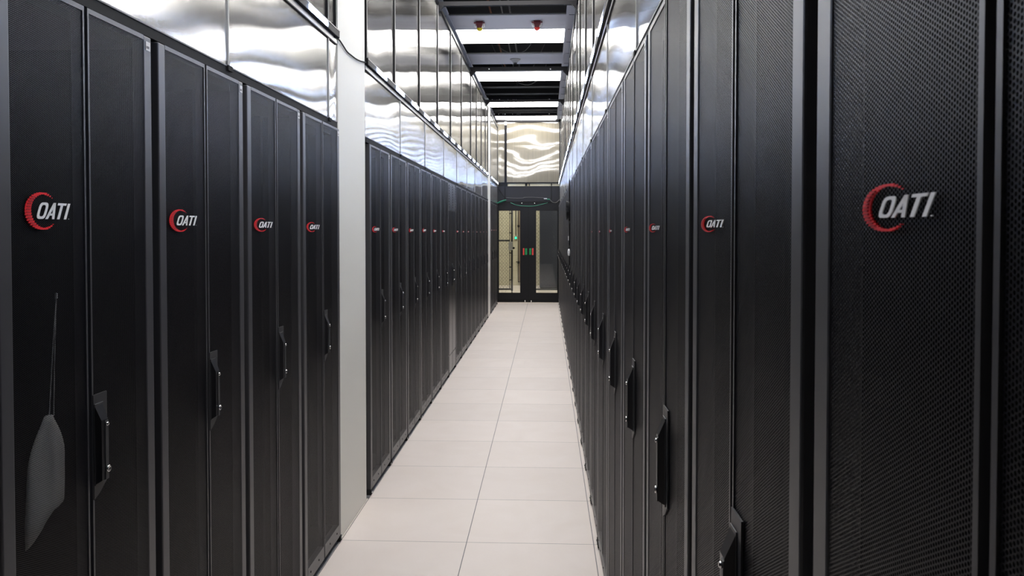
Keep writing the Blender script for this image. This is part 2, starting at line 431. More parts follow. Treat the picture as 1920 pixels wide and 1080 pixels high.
def copy_tree(o, parent=None):
    c = o.copy(); COL.objects.link(c)
    if parent: c.parent = parent
    for ch in list(KIDS.get(o.name, [])): copy_tree(ch, c)
    return c
def index_kids(o):
    for ob in bpy.data.objects:
        if ob.parent: KIDS.setdefault(ob.parent.name, []).append(ob)
KIDS = {}
proto = make_rack('mesh'); unit = make_rack('plain')
index_kids(proto)
unit.name = 'cooling_unit'

def logo(rack, x0, x1, y0, y1):
    """x0..x1 along the door from the rack centre, y0..y1 heights"""
    d = [c for c in rack.children if c.name.startswith('door')][0]
    for me, nm in ((RING_ME, 'logo_ring'), (TEXT_ME, 'logo_lettering')):
        o = bpy.data.objects.new(nm, me); COL.objects.link(o); o.parent = d
        o.location = (x0, 0.0, y0); o.scale = ((x1-x0)/0.96, 0.2, (y1-y0)/1.0)
        o['label'] = 'red ring of small squares' if nm == 'logo_ring' else 'white lettering OATI'

ORD = ['first', 'second', 'third', 'fourth', 'fifth', 'sixth', 'seventh', 'eighth', 'ninth', 'tenth', 'eleventh', 'twelfth', 'thirteenth', 'fourteenth', 'fifteenth',
       'sixteenth', 'seventeenth', 'eighteenth', 'nineteenth', 'twentieth', 'twenty-first', 'twenty-second', 'twenty-third', 'twenty-fourth', 'twenty-fifth', 'twenty-sixth', 'twenty-seventh']
HZ = 430.0; VX = 1025.1
def z_at(Y, py): return 1.5078 - (py-HZ)/F*Y*1.0
first = [True]
def place(x, y, rz, label, group):
    if first[0]: r = proto; first[0] = False
    else: r = copy_tree(proto)
    r.location = (x, y, 0); r.rotation_euler = (0, 0, rz)
    return tag(r, label, 'server rack', group)
GL, GR = 'server racks on the column side of the aisle', 'server racks in the unbroken row facing the columns'

# emblems: pixel boxes in the photograph turned into world sizes on each door
LOGO_L1 = [(45, 131, 358, 433), (317, 369, 391, 436), (476, 511, 408, 435), (574, 599, 416, 435.5)]
LOGO_L2 = [(696, 711, 424, 436), (733.8, 746, 426, 436), (764.8, 775, 428, 436), (789.8, 800, 428, 436), (811, 818, 430, 436), (829, 834, 431.5, 435.6), None,
           (856, 861, 432, 436), (868, 872, 433, 436), (877, 881, 433, 436), (887, 890, 434, 436), (893.4, 895.8, 434, 436), (900, 902, 434, 436), (906.3, 908, 434, 436), (912, 913.6, 434, 436)]
LOGO_R = [(1620, 1755, 342, 437), (1316, 1357.5, 404, 436), (1214, 1237, 419, 436), (1167, 1181, 425, 436), (1139, 1147, 429.5, 436), (1119.5, 1125, 432, 436), (1107, 1110.5, 433, 436)]
def ray(px, py):
    u = (px-960)/F; v = -(py-464.25)/F
    c, s_ = math.cos(0.02306), math.sin(0.02306); y = c+s_*v; z = -s_+c*v
    c, s_ = math.cos(0.04347), math.sin(0.04347)
    return (c*u-s_*y, s_*u+c*y, z)
def on_x(px, py, X):
    r = ray(px, py); k = X/r[0]; return (X, k*r[1], 1.5078+k*r[2])
def on_y(px, py, Y):
    r = ray(px, py); k = Y/r[1]; return (k*r[0], Y, 1.5078+k*r[2])
def put_logo(rack, side, box):
    x0, x1, y0, y1 = box; X = XL if side < 0 else XR; ym = (y0+y1)/2
    ya = on_x(x0, ym, X)[1]; yb = on_x(x1, ym, X)[1]; xm = (x0*2+x1)/3
    zt = on_x(xm, y0, X)[2]; zb = on_x(xm, y1, X)[2]; yc = rack.location.y
    if side < 0: a, b_ = ya-yc, yb-yc
    else: a, b_ = yc-ya, yc-yb
    a = max(a, -0.243); b_ = min(b_, -0.016)
    if b_-a > 0.19: a = b_-0.19
    logo(rack, a, b_, zb, zt)

COUNTL1 = 4
for i in range(4):
    yc = 1.384 + PITCH*i + RW/2 + 0.001
    lab = ['nearest black mesh-door server rack on the column side, pale bag hanging behind its mesh',
           'black mesh-door server rack, third before the wide white column, faint dimmed bag inside',
           'black mesh-door server rack, second before the wide white column',
           'black mesh-door server rack standing directly before the wide white column'][i]
    r = place(XL, yc, PI/2, lab, GL); put_logo(r, -1, LOGO_L1[i])
for i in range(15):
    yc = 4.425 + PITCH*i + RW/2
    if i == 6:
        unit.location = (XL, yc, 0); unit.rotation_euler = (0, 0, PI/2)
        tag(unit, 'smooth black cabinet with plain unmarked doors and a vent on top, among the mesh-door racks', 'cooling cabinet'); continue
    if i == 14: lab = 'black mesh-door server rack just before the narrow distant white column'
    elif i == 0: lab = 'black mesh-door server rack directly past the wide white column'
    elif i < 6: lab = 'black mesh-door server rack, %s one past the wide white column' % ORD[i]
    else: lab = 'black mesh-door server rack, %s one past the smooth unmarked cabinet' % ORD[i-7] if i > 7 else 'black mesh-door server rack directly past the smooth unmarked cabinet'
    r = place(XL, yc, PI/2, lab, GL)
    if LOGO_L2[i]: put_logo(r, -1, LOGO_L2[i])
for i, px_ in enumerate((921.7, 925.8, 929.6)):
    yc = 14.17 + PITCH*i + RW/2
    r = place(XL, yc, PI/2, ['black mesh-door server rack directly past the narrow distant white column', 'black mesh-door server rack, second past the narrow distant white column', 'black mesh-door server rack next to the end doors on the column side'][i], GL)
    logo(r, -0.20, -0.05, 1.475, 1.505)
for i in range(27):
    yc = 0.7535 - PITCH + PITCH*i + RW/2 + 0.002
    if i == 0: lab = 'nearest black mesh-door server rack facing the columns, its logo large'
    elif i == 26: lab = 'black mesh-door server rack beside the end doors, in the unbroken row facing the columns'
    elif i < 7: lab = 'black mesh-door server rack with a logo, %s from the nearest in the unbroken row' % ORD[i]
    elif i < 13: lab = 'black unmarked mesh-door server rack, %s past the last one with a logo, unbroken row' % ORD[i-7]
    elif i == 13: lab = 'black mesh-door server rack with a black cable hanging down its front, unbroken row'
    else: lab = 'black unmarked mesh-door server rack, %s past the one with the hanging cable, unbroken row' % ORD[i-14]
    r = place(XR, yc, -PI/2, lab, GR)
    if i < len(LOGO_R): put_logo(r, 1, LOGO_R[i])

# bags hanging inside the first two column-side racks
def bag(name, x, yc, ztop, zbot, wd, m, label, zs):
    o = empty(name, (x, yc, zbot), 0, label=label, cat='bag')
    b = MB(); nz_, nu = 14, 16; H = ztop-zbot; v = []; f = []
    for i in range(nz_+1):
        t = i/nz_; w_ = wd*(0.50+0.0*t)*(1.0 if t < 0.55 else max(0.14, 1-((t-0.55)/0.45)**1.8*0.88))
        d_ = 0.018*(1-t*0.6)*(1 if i else 0.5)
        for k in range(nu):
            a = 2*PI*k/nu
            fold = 1+0.18*math.sin(3*a+4*t)+0.08*math.sin(7*a)
            v.append((d_*math.sin(a)*fold, w_*math.cos(a)+0.02*(t-0.5)*wd/0.13, t*H + (0.03*math.cos(a) if i == 0 else 0)*(1) + 0.012*math.cos(a)*(1-t)))
    for i in range(nz_):
        for k in range(nu): f.append((i*nu+k, i*nu+(k+1) % nu, (i+1)*nu+(k+1) % nu, (i+1)*nu+k))
    f.append(tuple(range(nu))); f.append(tuple(nz_*nu+k for k in range(nu)))
    b.add(v, f, m, True); b.build('bag_body', o)
    c = MB()
    for s_ in (-1, 1): c.tube(smooth_path([(0, 0.02+s_*0.008, H-0.004), (0, 0.03+s_*0.004, H+(zs-ztop)*0.5), (0, 0.042, zs-zbot)]), 0.0011, m, 5)
    c.box(-0.002, 0.002, 0.040, 0.045, zs-zbot-0.004, zs-zbot+0.008, m); c.build('drawstring', o)
    return o
bag('drawstring_bag', -1.075, 1.662, 1.105, 0.885, 0.125, 'bag', 'pale drawstring cloth bag hanging behind the mesh of the nearest column-side rack', 1.36)
bag('drawstring_bag', -1.10, 2.18, 1.15, 0.90, 0.13, 'bag_dim', 'faint dimmed drawstring bag behind the mesh of the second column-side rack', 1.38)

# ------------------------------------------------------------------ white columns
c1 = MB().box(-1.50, -1.000, 3.803, 4.372, 0, ZC, 'column', 0.004).build('column'); tag(c1, 'wide cream white square column between server racks', 'column', kind='thing')
c2 = MB().box(-1.50, -1.000, 13.57, 14.13, 0, ZC, 'column', 0.004).build('column'); tag(c2, 'distant cream white column near the end doors', 'column', kind='thing')

# ------------------------------------------------------------------ side walls above the racks
def sheet(x, y0, y1, z0, z1, toward, mname='poly', amp=0.003):
    """a bowed translucent sheet, facing +x (toward=1) or -x"""
    b = MB(); nu, nv = 12, 10; v = []; f = []
    a1 = random.uniform(-1, 1)*amp; a2 = random.uniform(-1, 1)*amp*0.6; a3 = random.uniform(-1, 1)*amp*0.5; a4 = random.uniform(-1, 1)*amp*0.7
    for i in range(nu+1):
        for j in range(nv+1):
            u, w_ = i/nu, j/nv
            d = a1*math.sin(PI*u)*math.sin(PI*w_) + a2*math.sin(2*PI*u)*math.sin(PI*w_) + a3*math.sin(PI*u)*math.sin(2*PI*w_) + a4*(w_-0.5) + abs(a4)*0.5
            v.append((x+toward*d, y0+(y1-y0)*u, z0+(z1-z0)*w_))
    n = len(v); v += [(p[0]-toward*0.008, p[1], p[2]) for p in v]
    for i in range(nu):
        for j in range(nv):
            q = (i*(nv+1)+j, (i+1)*(nv+1)+j, (i+1)*(nv+1)+j+1, i*(nv+1)+j+1); f.append(q); f.append(tuple(n+k for k in reversed(q)))
    sd = []
    for i in range(nu):
        for j in (0, nv):
            a, c = i*(nv+1)+j, (i+1)*(nv+1)+j; sd.append((a, c, n+c, n+a))
    for j in range(nv):
        for i in (0, nu):
            a, c = i*(nv+1)+j, i*(nv+1)+j+1; sd.append((a, c, n+c, n+a))
    b.add(v, f, mname, True)
    for q in sd: b.add([v[k] for k in q], [(0, 1, 2, 3)], mname)
    return b

def side_wall(side, root, spans, low_seams, mullions):
    X = -1.004 if side < 0 else 0.262; t = -side          # t: direction towards the aisle
    XU = X if side < 0 else 0.282
    def bx(b, d0, d1, y0, y1, z0, z1, m, x=X):
        a, c = sorted((x+t*d0, x+t*d1)); b.box(a, c, y0, y1, z0, z1, m)
    for (y0, y1) in spans:
        cuts = [y0]+[s_ for s_ in low_seams if y0+0.1 < s_ < y1-0.1]+[y1]
        for a, b_ in zip(cuts, cuts[1:]):
            sheet(X, a+0.002, b_-0.002, 2.018, 2.39, t, amp=0.0035).build('panel', root)
        cuts = [y0]+[s_ for s_ in mullions if y0+0.1 < s_ < y1-0.1]+[y1]
        for a, b_ in zip(cuts, cuts[1:]):
            sheet(XU, a+0.002, b_-0.002, 2.44, ZB-0.02, t, amp=0.0035).build('panel', root)
        for s_ in cuts[1:-1]+[y0+0.02, y1-0.02]:
            m_ = MB(); bx(m_, -0.01, 0.010, s_-0.017, s_+0.017, 2.44, ZB, 'frame', XU)
            bx(m_, 0.010, 0.013, s_-0.011, s_-0.006, 2.46, ZB, 'alu', XU); m_.build('mullion', root)
        b = MB(); bx(b, -0.03, 0.006, y0, y1, 1.990, 2.018, 'black'); bx(b, 0.004, 0.008, y0, y1, 2.016, 2.020, 'rack'); b.build('rack_rail', root)
        b = MB(); bx(b, -0.02, 0.014, y0, y1, ZB-0.035, ZB, 'frame', XU); b.build('top_rail', root)
        b = MB(); bx(b, -0.015, 0.006, y0, y1, 2.388, 2.412, 'alu'); bx(b, -0.01, 0.008, y0, y1, 2.383, 2.388, 'frame'); bx(b, -0.03 if side < 0 else -0.04, 0.004, y0, y1, 2.412, 2.455, 'frame'); b.build('middle_rail', root)
        for s_ in [q for q in low_seams if y0 < q < y1]:
            b = MB(); bx(b, 0.001, 0.006, s_-0.004, s_+0.004, 2.02, 2.388, 'sheet_joint'); b.build('joint_strip', root)
            b = MB(); bx(b, 0.0, 0.012, s_-0.018, s_+0.018, 2.004, 2.020, 'black'); bx(b, 0.0, 0.005, s_-0.010, s_+0.010, 2.020, 2.034, 'grey_cable'); b.build('clip', root)
WL = tag(empty('wall_left'), 'translucent sheet wall above the column-side racks', 'wall', kind='structure')
WR = tag(empty('wall_right'), 'translucent sheet wall above the unbroken rack row', 'wall', kind='structure')
SEAML = [-1.1, 0.1, 1.3, 2.48, 3.64] + [5.44, 6.55, 7.75, 8.87, 10.0, 11.1, 12.3]
MULL = [-0.4, 0.6, 1.6, 2.6, 3.62, 5.226, 6.247, 7.30, 8.3, 9.35, 10.5, 11.35, 12.2, 13.0]
side_wall(-1, WL, [(BACK+0.1, 3.78), (4.385, 13.56), (14.14, 16.24)], SEAML, MULL)
SEAMR = [-1.2, 0.0, 1.15, 2.33, 3.45, 4.6, 5.75, 6.9, 8.05, 9.2, 10.35, 11.5, 12.65, 13.8, 15.0]
MULR = [-0.3, 0.7, 1.7, 2.7, 3.75, 4.80, 5.75, 6.75, 7.45, 8.6, 9.6, 10.5, 11.5, 12.2, 13.0, 14.0, 15.1]
side_wall(1, WR, [(BACK+0.1, 16.24)], SEAMR, MULR)

# light bars
def led_bar(side, y0, y1, centers, label):
    X = -1.000 if side < 0 else 0.258; t = -side
    o = empty('led_light_bar', (X, (y0+y1)/2, 2.43), label=label, cat='light bar')
    ym = (y0+y1)/2
    b = MB(); a, c = sorted((t*0.0005, t*0.016)); b.box(a, c, y0-ym, y1-ym, -0.016, 0.022, 'frame', 0.002); 
    a, c = sorted((t*0.016, t*0.018)); b.box(a, c, y0-ym, y1-ym, 0.015, 0.018, 'alu')
    b.build('housing', o)
    for yc in centers:
        b = MB()
        for k in range(4):
            z = 0.0
            b.lathe([(0.0135, 0), (0.0135, 0.002), (0.009, 0.005), (0.0, 0.006)], (t*0.016, yc-ym+(k-1.5)*0.070, z), (t, 0, 0), 'led', 12)
        a, c = sorted((t*0.016, t*0.0185)); b.box(a, c, yc-ym-0.14, yc-ym+0.14, -0.0115, 0.0115, 'led')  # glare that merges the diodes, built as one glowing bar
        b.build('led_module', o)
led_bar(-1, BACK+0.1, 3.78, [3.43-0.604*k for k in range(5)], 'short dark LED light bar on sheet wall before the wide white column')
led_bar(-1, 4.385, 13.56, [4.75+0.604*k for k in range(15)], 'long dark LED light bar between the two white columns')
led_bar(-1, 14.14, 16.2, [14.35+0.55*k for k in range(4)], 'distant LED light bar beyond the narrow white column')
led_bar(1, BACK+0.1, 16.2, [3.67+0.61*k for k in range(-5, 21)], 'LED light bar running the whole aisle above the unbroken rack row')

# cable across the column
P = [on_x(x, y, -0.995) for x, y in ((627, 69), (631, 71), (636.4, 75.3), (643, 85), (650.7, 96.8), (659, 104), (667.5, 110.4), (676, 114.5), (686, 117))]
c = MB().tube(smooth_path(P), 0.0035, 'black').build('power_cable'); tag(c, 'thin black cable drooping across the wide white column', 'cable')

# ------------------------------------------------------------------ ceiling
ce = MB()
def cbox(x0, x1, y0, y1, m='tile_white', z=ZC, h=0.02): ce.box(x0, x1, y0, y1, z, z+h, m)
XA, XB = -1.022, 0.200
g = BACK
cbox(-2.15, XA-0.002, BACK, 16.4); cbox(XB+0.002, 1.45, BACK, 16.4)
for y0, y1 in ((8.375, 8.965), (10.235, 10.83)): cbox(XA, XB, y0, y1)
for k in range(-3, 14):      # the same bays behind and above the camera
    y = 8.98-2.44*k
    if y < 8 and y > BACK+1: cbox(XA, XB, y-0.61, y-0.012)
ceil = ce.build('ceiling'); tag(ceil, 'suspended grey tile ceiling with open dark bays', 'ceiling', kind='structure')
tb = MB()
for y in (7.76, 8.33, 10.16, 12.58, 12.66, 13.20, 13.28, 13.93, 14.02, 14.66, 14.98, 15.10, 15.35): tb.box(XA, XB, y, y+0.014, ZC-0.001, ZC+0.010, 'tee')
for k in range(-3, 27):      # side band joints
    y = 8.37+0.61*(k-10)
    if y > BACK and y < 16.2: tb.box(XB+0.03, 0.5, y-0.004, y+0.004, ZC-0.003, ZC, 'black'); tb.box(-1.3, XA-0.03, y-0.004, y+0.004, ZC-0.003, ZC, 'black')
tb.box(XA-0.024, XA, BACK, 16.28, ZC-0.004, ZC+0.02, 'tile_white'); tb.box(XB, XB+0.024, BACK, 16.28, ZC-0.004, ZC+0.02, 'tile_white')
tag(tb.build('trim_2'), kind='structure')
pn = MB().box(-2.15, 1.45, BACK, 16.4, 4.85, 4.9, 'plenum').box(-2.15, 1.45, 16.32, 16.38, ZC+0.02, 4.85, 'plenum').build('ceiling_upper'); tag(pn, kind='structure')

lights = [(8.98, 9.62, 'nearest glowing ceiling panel, behind the two red alarm lights'), (11.43, 12.07, 'second glowing ceiling panel, past the round detector'),
          (14.08, 14.62, 'third glowing ceiling panel, between the slatted dark bays'), (15.69, 16.27, 'farthest glowing ceiling panel, against the end wall')]
for k, y in enumerate((6.54, 4.10, 1.66)): lights.append((y, y+0.62, 'glowing ceiling panel above the frame, %s ahead of the first visible one' % ORD[k]))
for y0, y1, lab in lights:
    o = empty('ceiling_light', (-0.411, (y0+y1)/2, ZC), label=lab, cat='ceiling light', group='white ceiling light panels')
    d = (y1-y0)/2
    MB().box(-0.605, 0.605, -d, d, 0.001, 0.012, 'panel_light').build('diffuser', o)
    b = MB(); b.box(-0.61, 0.61, -d, d, 0.013, 0.07, 'white'); b.build('housing', o)
# cross frames with gusseted corners
for i, (y, lab) in enumerate(((7.36, 'nearest dark cross frame spanning the aisle under the ceiling'), (10.50, 'dark cross frame spanning the aisle below the second ceiling light'), (13.02, 'dark cross frame spanning the aisle at the narrow white column'))):
    o = empty('cross_frame', (0, y, ZB), label=lab, cat='cross frame', group='cross frames over the aisle')
    lo, hi = ((-0.028, 0.010), (0.0, 0.045), (-0.01, 0.025))[i]
    b = MB(); b.box(-1.02, 0.30, -0.02, 0.02, lo, hi, 'frame'); b.build('crossbar', o)
    if i == 1:
        for px_ in (917, 1032):
            q = on_y(px_, 129.5, 10.48); MB().lathe([(0.009, 0), (0.009, 0.003), (0.004, 0.004)], (q[0], -0.02, q[2]-ZB), (0, -1, 0), 'white', 8).build('lit_hole_disc', o)  # white disc stands in for light seen through a hole
    for sx, x in ((1, -1.00), (-1, 0.278)):
        g_ = MB(); g_.prism([(x, 0.0), (x+sx*0.07, -0.01), (x+sx*0.02, -0.065), (x, -0.08)], -0.018, 0.018, 'frame'); g_.build('gusset', o)
# perforated dark crossbars just before the lights, white discs painted as light showing through their holes
def lit_hole_bar(y, pts, label, h0=0.0):
    o = empty('perforated_crossbar', (0, y, ZC), label=label, cat='crossbar')
    MB().box(XA, XB, -0.012, 0.012, -0.03, 0.05, 'frame').build('bar', o)
    for px_, r in pts:
        x, _, z = on_y(px_, 0, y)
        MB().lathe([(r, 0), (r, 0.003), (r*0.5, 0.004)], (x, -0.012, 0.006), (0, -1, 0), 'white', 8).build('lit_hole_disc', o)
lit_hole_bar(13.85, [(923, 0.010), (932, 0.006), (936.5, 0.012), (952.4, 0.007), (962, 0.006), (965, 0.006), (968, 0.006), (1030.4, 0.012)], 'dark crossbar with a line of white discs for lit holes before the third ceiling light')
lit_hole_bar(15.58, [(927.4, 0.010), (935, 0.010), (943, 0.006), (947, 0.012), (961, 0.006), (969.5, 0.006), (972, 0.006), (975, 0.006), (1030, 0.012)], 'dark crossbar with a line of white discs for lit holes before the farthest ceiling light')
# pipes above the open bays
p = MB().tube([(-0.80, BACK+0.1, 4.60), (-0.80, 16.2, 4.60)], 0.015, 'orange_pipe').build('orange_conduit'); tag(p, 'orange conduit above the open ceiling bays', 'conduit')
p = MB().tube([(-0.60, BACK+0.1, 4.42), (-0.60, 16.2, 4.42)], 0.010, 'alu').build('steel_conduit'); tag(p, 'thin bare steel conduit above the open ceiling bays', 'conduit')
p = MB().tube([(-0.50, BACK+0.1, 4.46), (-0.50, 16.2, 4.46)], 0.013, 'grey_cable').build('grey_conduit'); tag(p, 'thicker grey conduit beside the bare steel one above the ceiling', 'conduit')
for i, (y, x0) in enumerate(((11.2, -0.9), (12.8, -0.9), (13.6, -0.8))):
    q = MB().tube(smooth_path([(x0, y, 4.5), (x0+0.25, y+0.05, 4.05), (x0+0.6, y, 4.0), (x0+0.9, y-0.1, 4.5)]), 0.006, 'grey_cable').build('sagging_cable')
    tag(q, 'thin grey cable sagging in the %s open ceiling bay' % ['narrow', 'first wide', 'second wide'][i], 'cable')

# alarm beacons
def beacon(px_, lens, label):
    x = on_y(px_, 40, 8.6)[0]
    o = empty('alarm_beacon', (x, 8.62, ZC), label=label, cat='alarm light', group='red alarm lights on the ceiling')
    b = MB(); b.box(-0.036, 0.036, -0.036, 0.036, -0.018, 0, 'beacon_red', 0.002); b.box(-0.058, 0.058, -0.05, 0.05, -0.028, -0.018, 'beacon_red', 0.002)
    b.add([(-0.034, -0.034, -0.028), (0.034, -0.034, -0.028), (0.034, 0.034, -0.028), (-0.034, 0.034, -0.028), (-0.026, -0.026, -0.070), (0.026, -0.026, -0.070), (0.026, 0.026, -0.070), (-0.026, 0.026, -0.070)],
          [(0,1,5,4), (1,2,6,5), (2,3,7,6), (3,0,4,7), (4,5,6,7), (0,3,2,1)], 'beacon_red'); b.build('housing', o)
    for s_ in (-1, 1):
        r = MB(); r.tube(smooth_path([(s_*0.049, -0.030, -0.029), (s_*0.047, -0.034, -0.055), (s_*0.036, -0.030, -0.072)]), 0.0095, 'white', 8); r.build('strobe_lens', o)
    MB().lathe([(0.031, 0), (0.031, 0.012), (0.026, 0.022), (0.015, 0.030), (0.0, 0.033)], (0, 0, -0.069), (0, 0, -1), lens, 18).build('dome_lens', o)
beacon(899, 'amber', 'red alarm light with a yellow dome, hanging from the ceiling tile')
beacon(1007, 'red_lens', 'red alarm light with a red dome, hanging from the ceiling tile')
x = on_y(966, 110, 10.5)[0]
sd = empty('smoke_detector', (x, 10.53, ZC), label='round grey smoke detector hanging below the second ceiling tile', cat='smoke detector')
MB().lathe([(0.070, 0), (0.068, 0.010), (0.050, 0.022), (0.030, 0.045), (0.024, 0.050)], (0, 0, 0), (0, 0, -1), 'grey_plate', 20).build('housing', sd)
MB().lathe([(0.024, 0.050), (0.022, 0.058), (0.0, 0.060)], (0, 0, 0), (0, 0, -1), 'black', 16).build('sensor_tip', sd)

# ------------------------------------------------------------------ end wall and doors
WE = tag(empty('wall_end'), 'end wall of the aisle with translucent sheets over dark panels', 'wall', kind='structure')
b = MB(); b.box(-1.10, -1.035, YEND-0.03, YEND+0.05, 2.44, ZC, 'frame'); b.box(0.252, 0.33, YEND-0.03, YEND+0.05, 2.44, ZC, 'frame')
b.box(-1.10, 0.33, YEND-0.03, YEND+0.05, 2.437, 2.462, 'frame'); b.box(-1.10, 0.33, YEND-0.03, YEND+0.05, 3.685, 3.725, 'frame'); b.build('frame', WE)
b = MB(); b.box(-0.862, -0.815, YEND-0.035, YEND+0.03, 2.46, 3.69, 'frame'); b.box(-0.86, -0.815, YEND-0.037, YEND-0.034, 3.62, 3.69, 'alu'); b.build('mullion', WE)
def end_sheet(x0, x1, z0, z1, amp):
    s_ = sheet(0, -(x1-x0)/2, (x1-x0)/2, z0, z1, 1, 'poly_end', amp); s_.v = [((x0+x1)/2+y, YEND+0.01-x, z) for x, y, z in s_.v]; return s_
end_sheet(-1.035, -0.862, 2.462, 3.685, 0.002).build('panel', WE)
end_sheet(-0.815, 0.252, 2.462, 3.685, 0.012).build('panel', WE)
b = MB(); b.box(-1.14, 0.38, YEND+0.01, YEND+0.03, 2.383, 2.44, 'gap_fill')
for xa, xb in ((-0.985, -0.80), (-0.44, -0.40), (-0.36, -0.345), (0.085, 0.105)): b.box(xa, xb, YEND-0.02, YEND+0.01, 2.39, 2.436, 'black')
b.build('gap_strip', WE)
b = MB(); b.box(-1.20, 0.44, YEND, YEND+0.04, 2.075, 2.385, 'transom')
for x_ in (-0.86, 0.083): b.box(x_, x_+0.02, YEND-0.008, YEND, 2.10, 2.385, 'black')
b.box(-1.20, 0.44, YEND-0.012, YEND, 2.050, 2.075, 'black'); b.build('transom_panel', WE)
b = MB(); b.box(-1.25, -1.145, YEND, YEND+0.04, 0, 2.385, 'door'); b.box(0.385, 0.48, YEND, YEND+0.04, 0, 2.385, 'door'); b.build('door_post', WE)
b = MB(); b.box(-2.15, -1.25, YEND, YEND+0.04, 0, ZC, 'plenum'); b.box(0.48, 1.45, YEND, YEND+0.04, 0, ZC, 'plenum'); b.box(-1.25, -1.10, YEND, YEND+0.04, 2.385, ZC, 'plenum'); b.box(0.33, 0.48, YEND, YEND+0.04, 2.385, ZC, 'plenum'); b.build('side_infill', WE)

def door(n, x0, x1, g0, g1, hinge):
    o = tag(empty('door_%d' % n, ((x0+x1)/2, YEND, 0)), ['dark glazed door leaf on the column side', 'dark glazed door leaf on the unbroken row side'][n-1], 'door', kind='structure')
    xc = (x0+x1)/2; b = MB(); y0, y1 = 0.0, 0.045
    b.box(x0-xc, g0-xc, y0, y1, 0.012, 2.055, 'door'); b.box(g1-xc, x1-xc, y0, y1, 0.012, 2.055, 'door')
    b.box(g0-xc, g1-xc, y0, y1, 1.897, 2.055, 'door'); b.box(g0-xc, g1-xc, y0, y1, 0.012, 0.197, 'door')
    b.box(x0-xc, x1-xc, -0.003, 0, 0.012, 0.072, 'black'); b.build('leaf', o)
    b = MB()
    for (a, c, e, f_) in ((g0, g0+0.012, 0.197, 1.897), (g1-0.012, g1, 0.197, 1.897), (g0, g1, 1.885, 1.897), (g0, g1, 0.197, 0.209)): b.box(a-xc, c-xc, -0.004, 0.0, e, f_, 'black')
    b.build('glass_bead', o)
    MB().box(g0-xc, g1-xc, 0.018, 0.024, 0.197, 1.897, 'glass').build('glass', o)
    s_ = 1 if hinge < 0 else -1
    cx = -0.378 - xc
    xs = lambda d: cx - s_*d
    def sb(d0, d1, z0, z1, m, nm):
        q = MB(); a, c = sorted((xs(d0), xs(d1))); q.box(a, c, -0.014, 0.0, z0, z1, m, 0.003); q.build(nm, o)
    sb(0.022, 0.064, 0.985, 1.115, 'green_sign', 'green_pull')
    sb(0.078, 0.108, 0.980, 1.120, 'red_sign', 'red_pull')
    sb(0.055, 0.072, 0.018, 0.052, 'chrome', 'floor_bolt')
    q = MB(); q.lathe([(0.012, 0), (0.014, 0.02), (0.006, 0.03)], (xs(0.13), -0.001, 2.035), (0, -1, 0), 'chrome', 10); q.build('top_catch', o)
    if n == 2: MB().box(x0-xc-0.006, x0-xc+0.004, -0.005, 0, 0.012, 2.055, 'black').build('meeting_strip', o)
door(1, -1.14, -0.379, -0.987, -0.530, -1)
door(2, -0.376, 0.38, -0.228, 0.228, 1)

def hang(name, pts, r, m, label, cat='cable', Y=YEND-0.03):
    P = [on_y(x, y, Y) for x, y in pts]
    o = MB().tube(smooth_path(P), r, m, 6).build(name); return tag(o, label, cat)
hang('green_cable', [(957, 380), (967, 384), (978, 386), (991, 386.5), (1003, 386), (1016, 383), (1027, 380)], 0.005, 'green_cable', 'green cable sagging over the tops of the end doors', Y=YEND-0.028)
for k in range(3):
    hang('green_cable', [(930, 382+k*0.4), (937, 380-k*0.9), (944, 377.5-k*0.8), (949, 375.6-k*0.3)], 0.008, 'green_cable', 'green cable slanting down to the column-side racks, %s of three' % ['lowest', 'middle', 'topmost'][k], Y=YEND-0.04-0.012*k)
hang('grey_wire', [(949, 370.5), (965, 371.5), (981, 371.3), (983, 370.2), (1000, 370), (1020, 371)], 0.003, 'grey_cable', 'thin grey wire run across the dark transom panel', Y=YEND-0.012)
hang('black_wire', [(936, 354), (940, 362), (946, 370), (948, 372)], 0.005, 'black', 'thin black wire falling from the distant light bar', Y=YEND-0.02)
hang('black_wire', [(1031, 374), (1036, 379), (1043, 379.5), (1050, 373)], 0.005, 'grey_cable', 'thin wire looping to the unbroken rack row from the small box', Y=YEND-0.02)
bx_ = empty('junction_box', on_y(1023, 372.5, YEND-0.02), label='small silver box with a green plug on the dark transom panel', cat='junction box')
MB().box(-0.035, 0.028, -0.012, 0.018, -0.012, 0.012, 'alu', 0.003).build('box_body', bx_); MB().box(0.03, 0.085, -0.01, 0.01, -0.022, -0.004, 'green_cable', 0.002).build('green_plug', bx_)

# hanging cable on the unbroken row
Y0 = 8.16; X0 = XR-0.012
hc = empty('hanging_cable', (X0, Y0, 1.14), label='black cable with a coil and a white tag hanging down the unbroken rack row', cat='cable')
MB().tube(smooth_path([(0, 0, 2.02-1.14), (0, 0.01, 1.80-1.14), (0, 0.0, 1.60-1.14), (0, 0.005, 1.35-1.14), (0, 0.0, 0.0)]), 0.006, 'black').build('cord', hc)
q = MB()
for k in range(4):
    q.tube([(-0.005-0.008*k, (0.16+0.012*k)*math.cos(a/20*2*PI)*0.8, 1.70-1.14+(0.085+0.003*k)*math.sin(a/20*2*PI)) for a in range(21)], 0.0035, 'black', 6)
q.build('coil', hc)
MB().box(-0.012, -0.007, -0.03, 0.06, 1.393-1.14, 1.437-1.14, 'white').build('paper_tag', hc)
MB().lathe([(0.010, 0), (0.014, 0.02), (0.014, 0.05), (0.008, 0.07)], (-0.008, -0.14, 1.24-1.14), (0, 0, 1), 'label', 10).build('plug', hc)

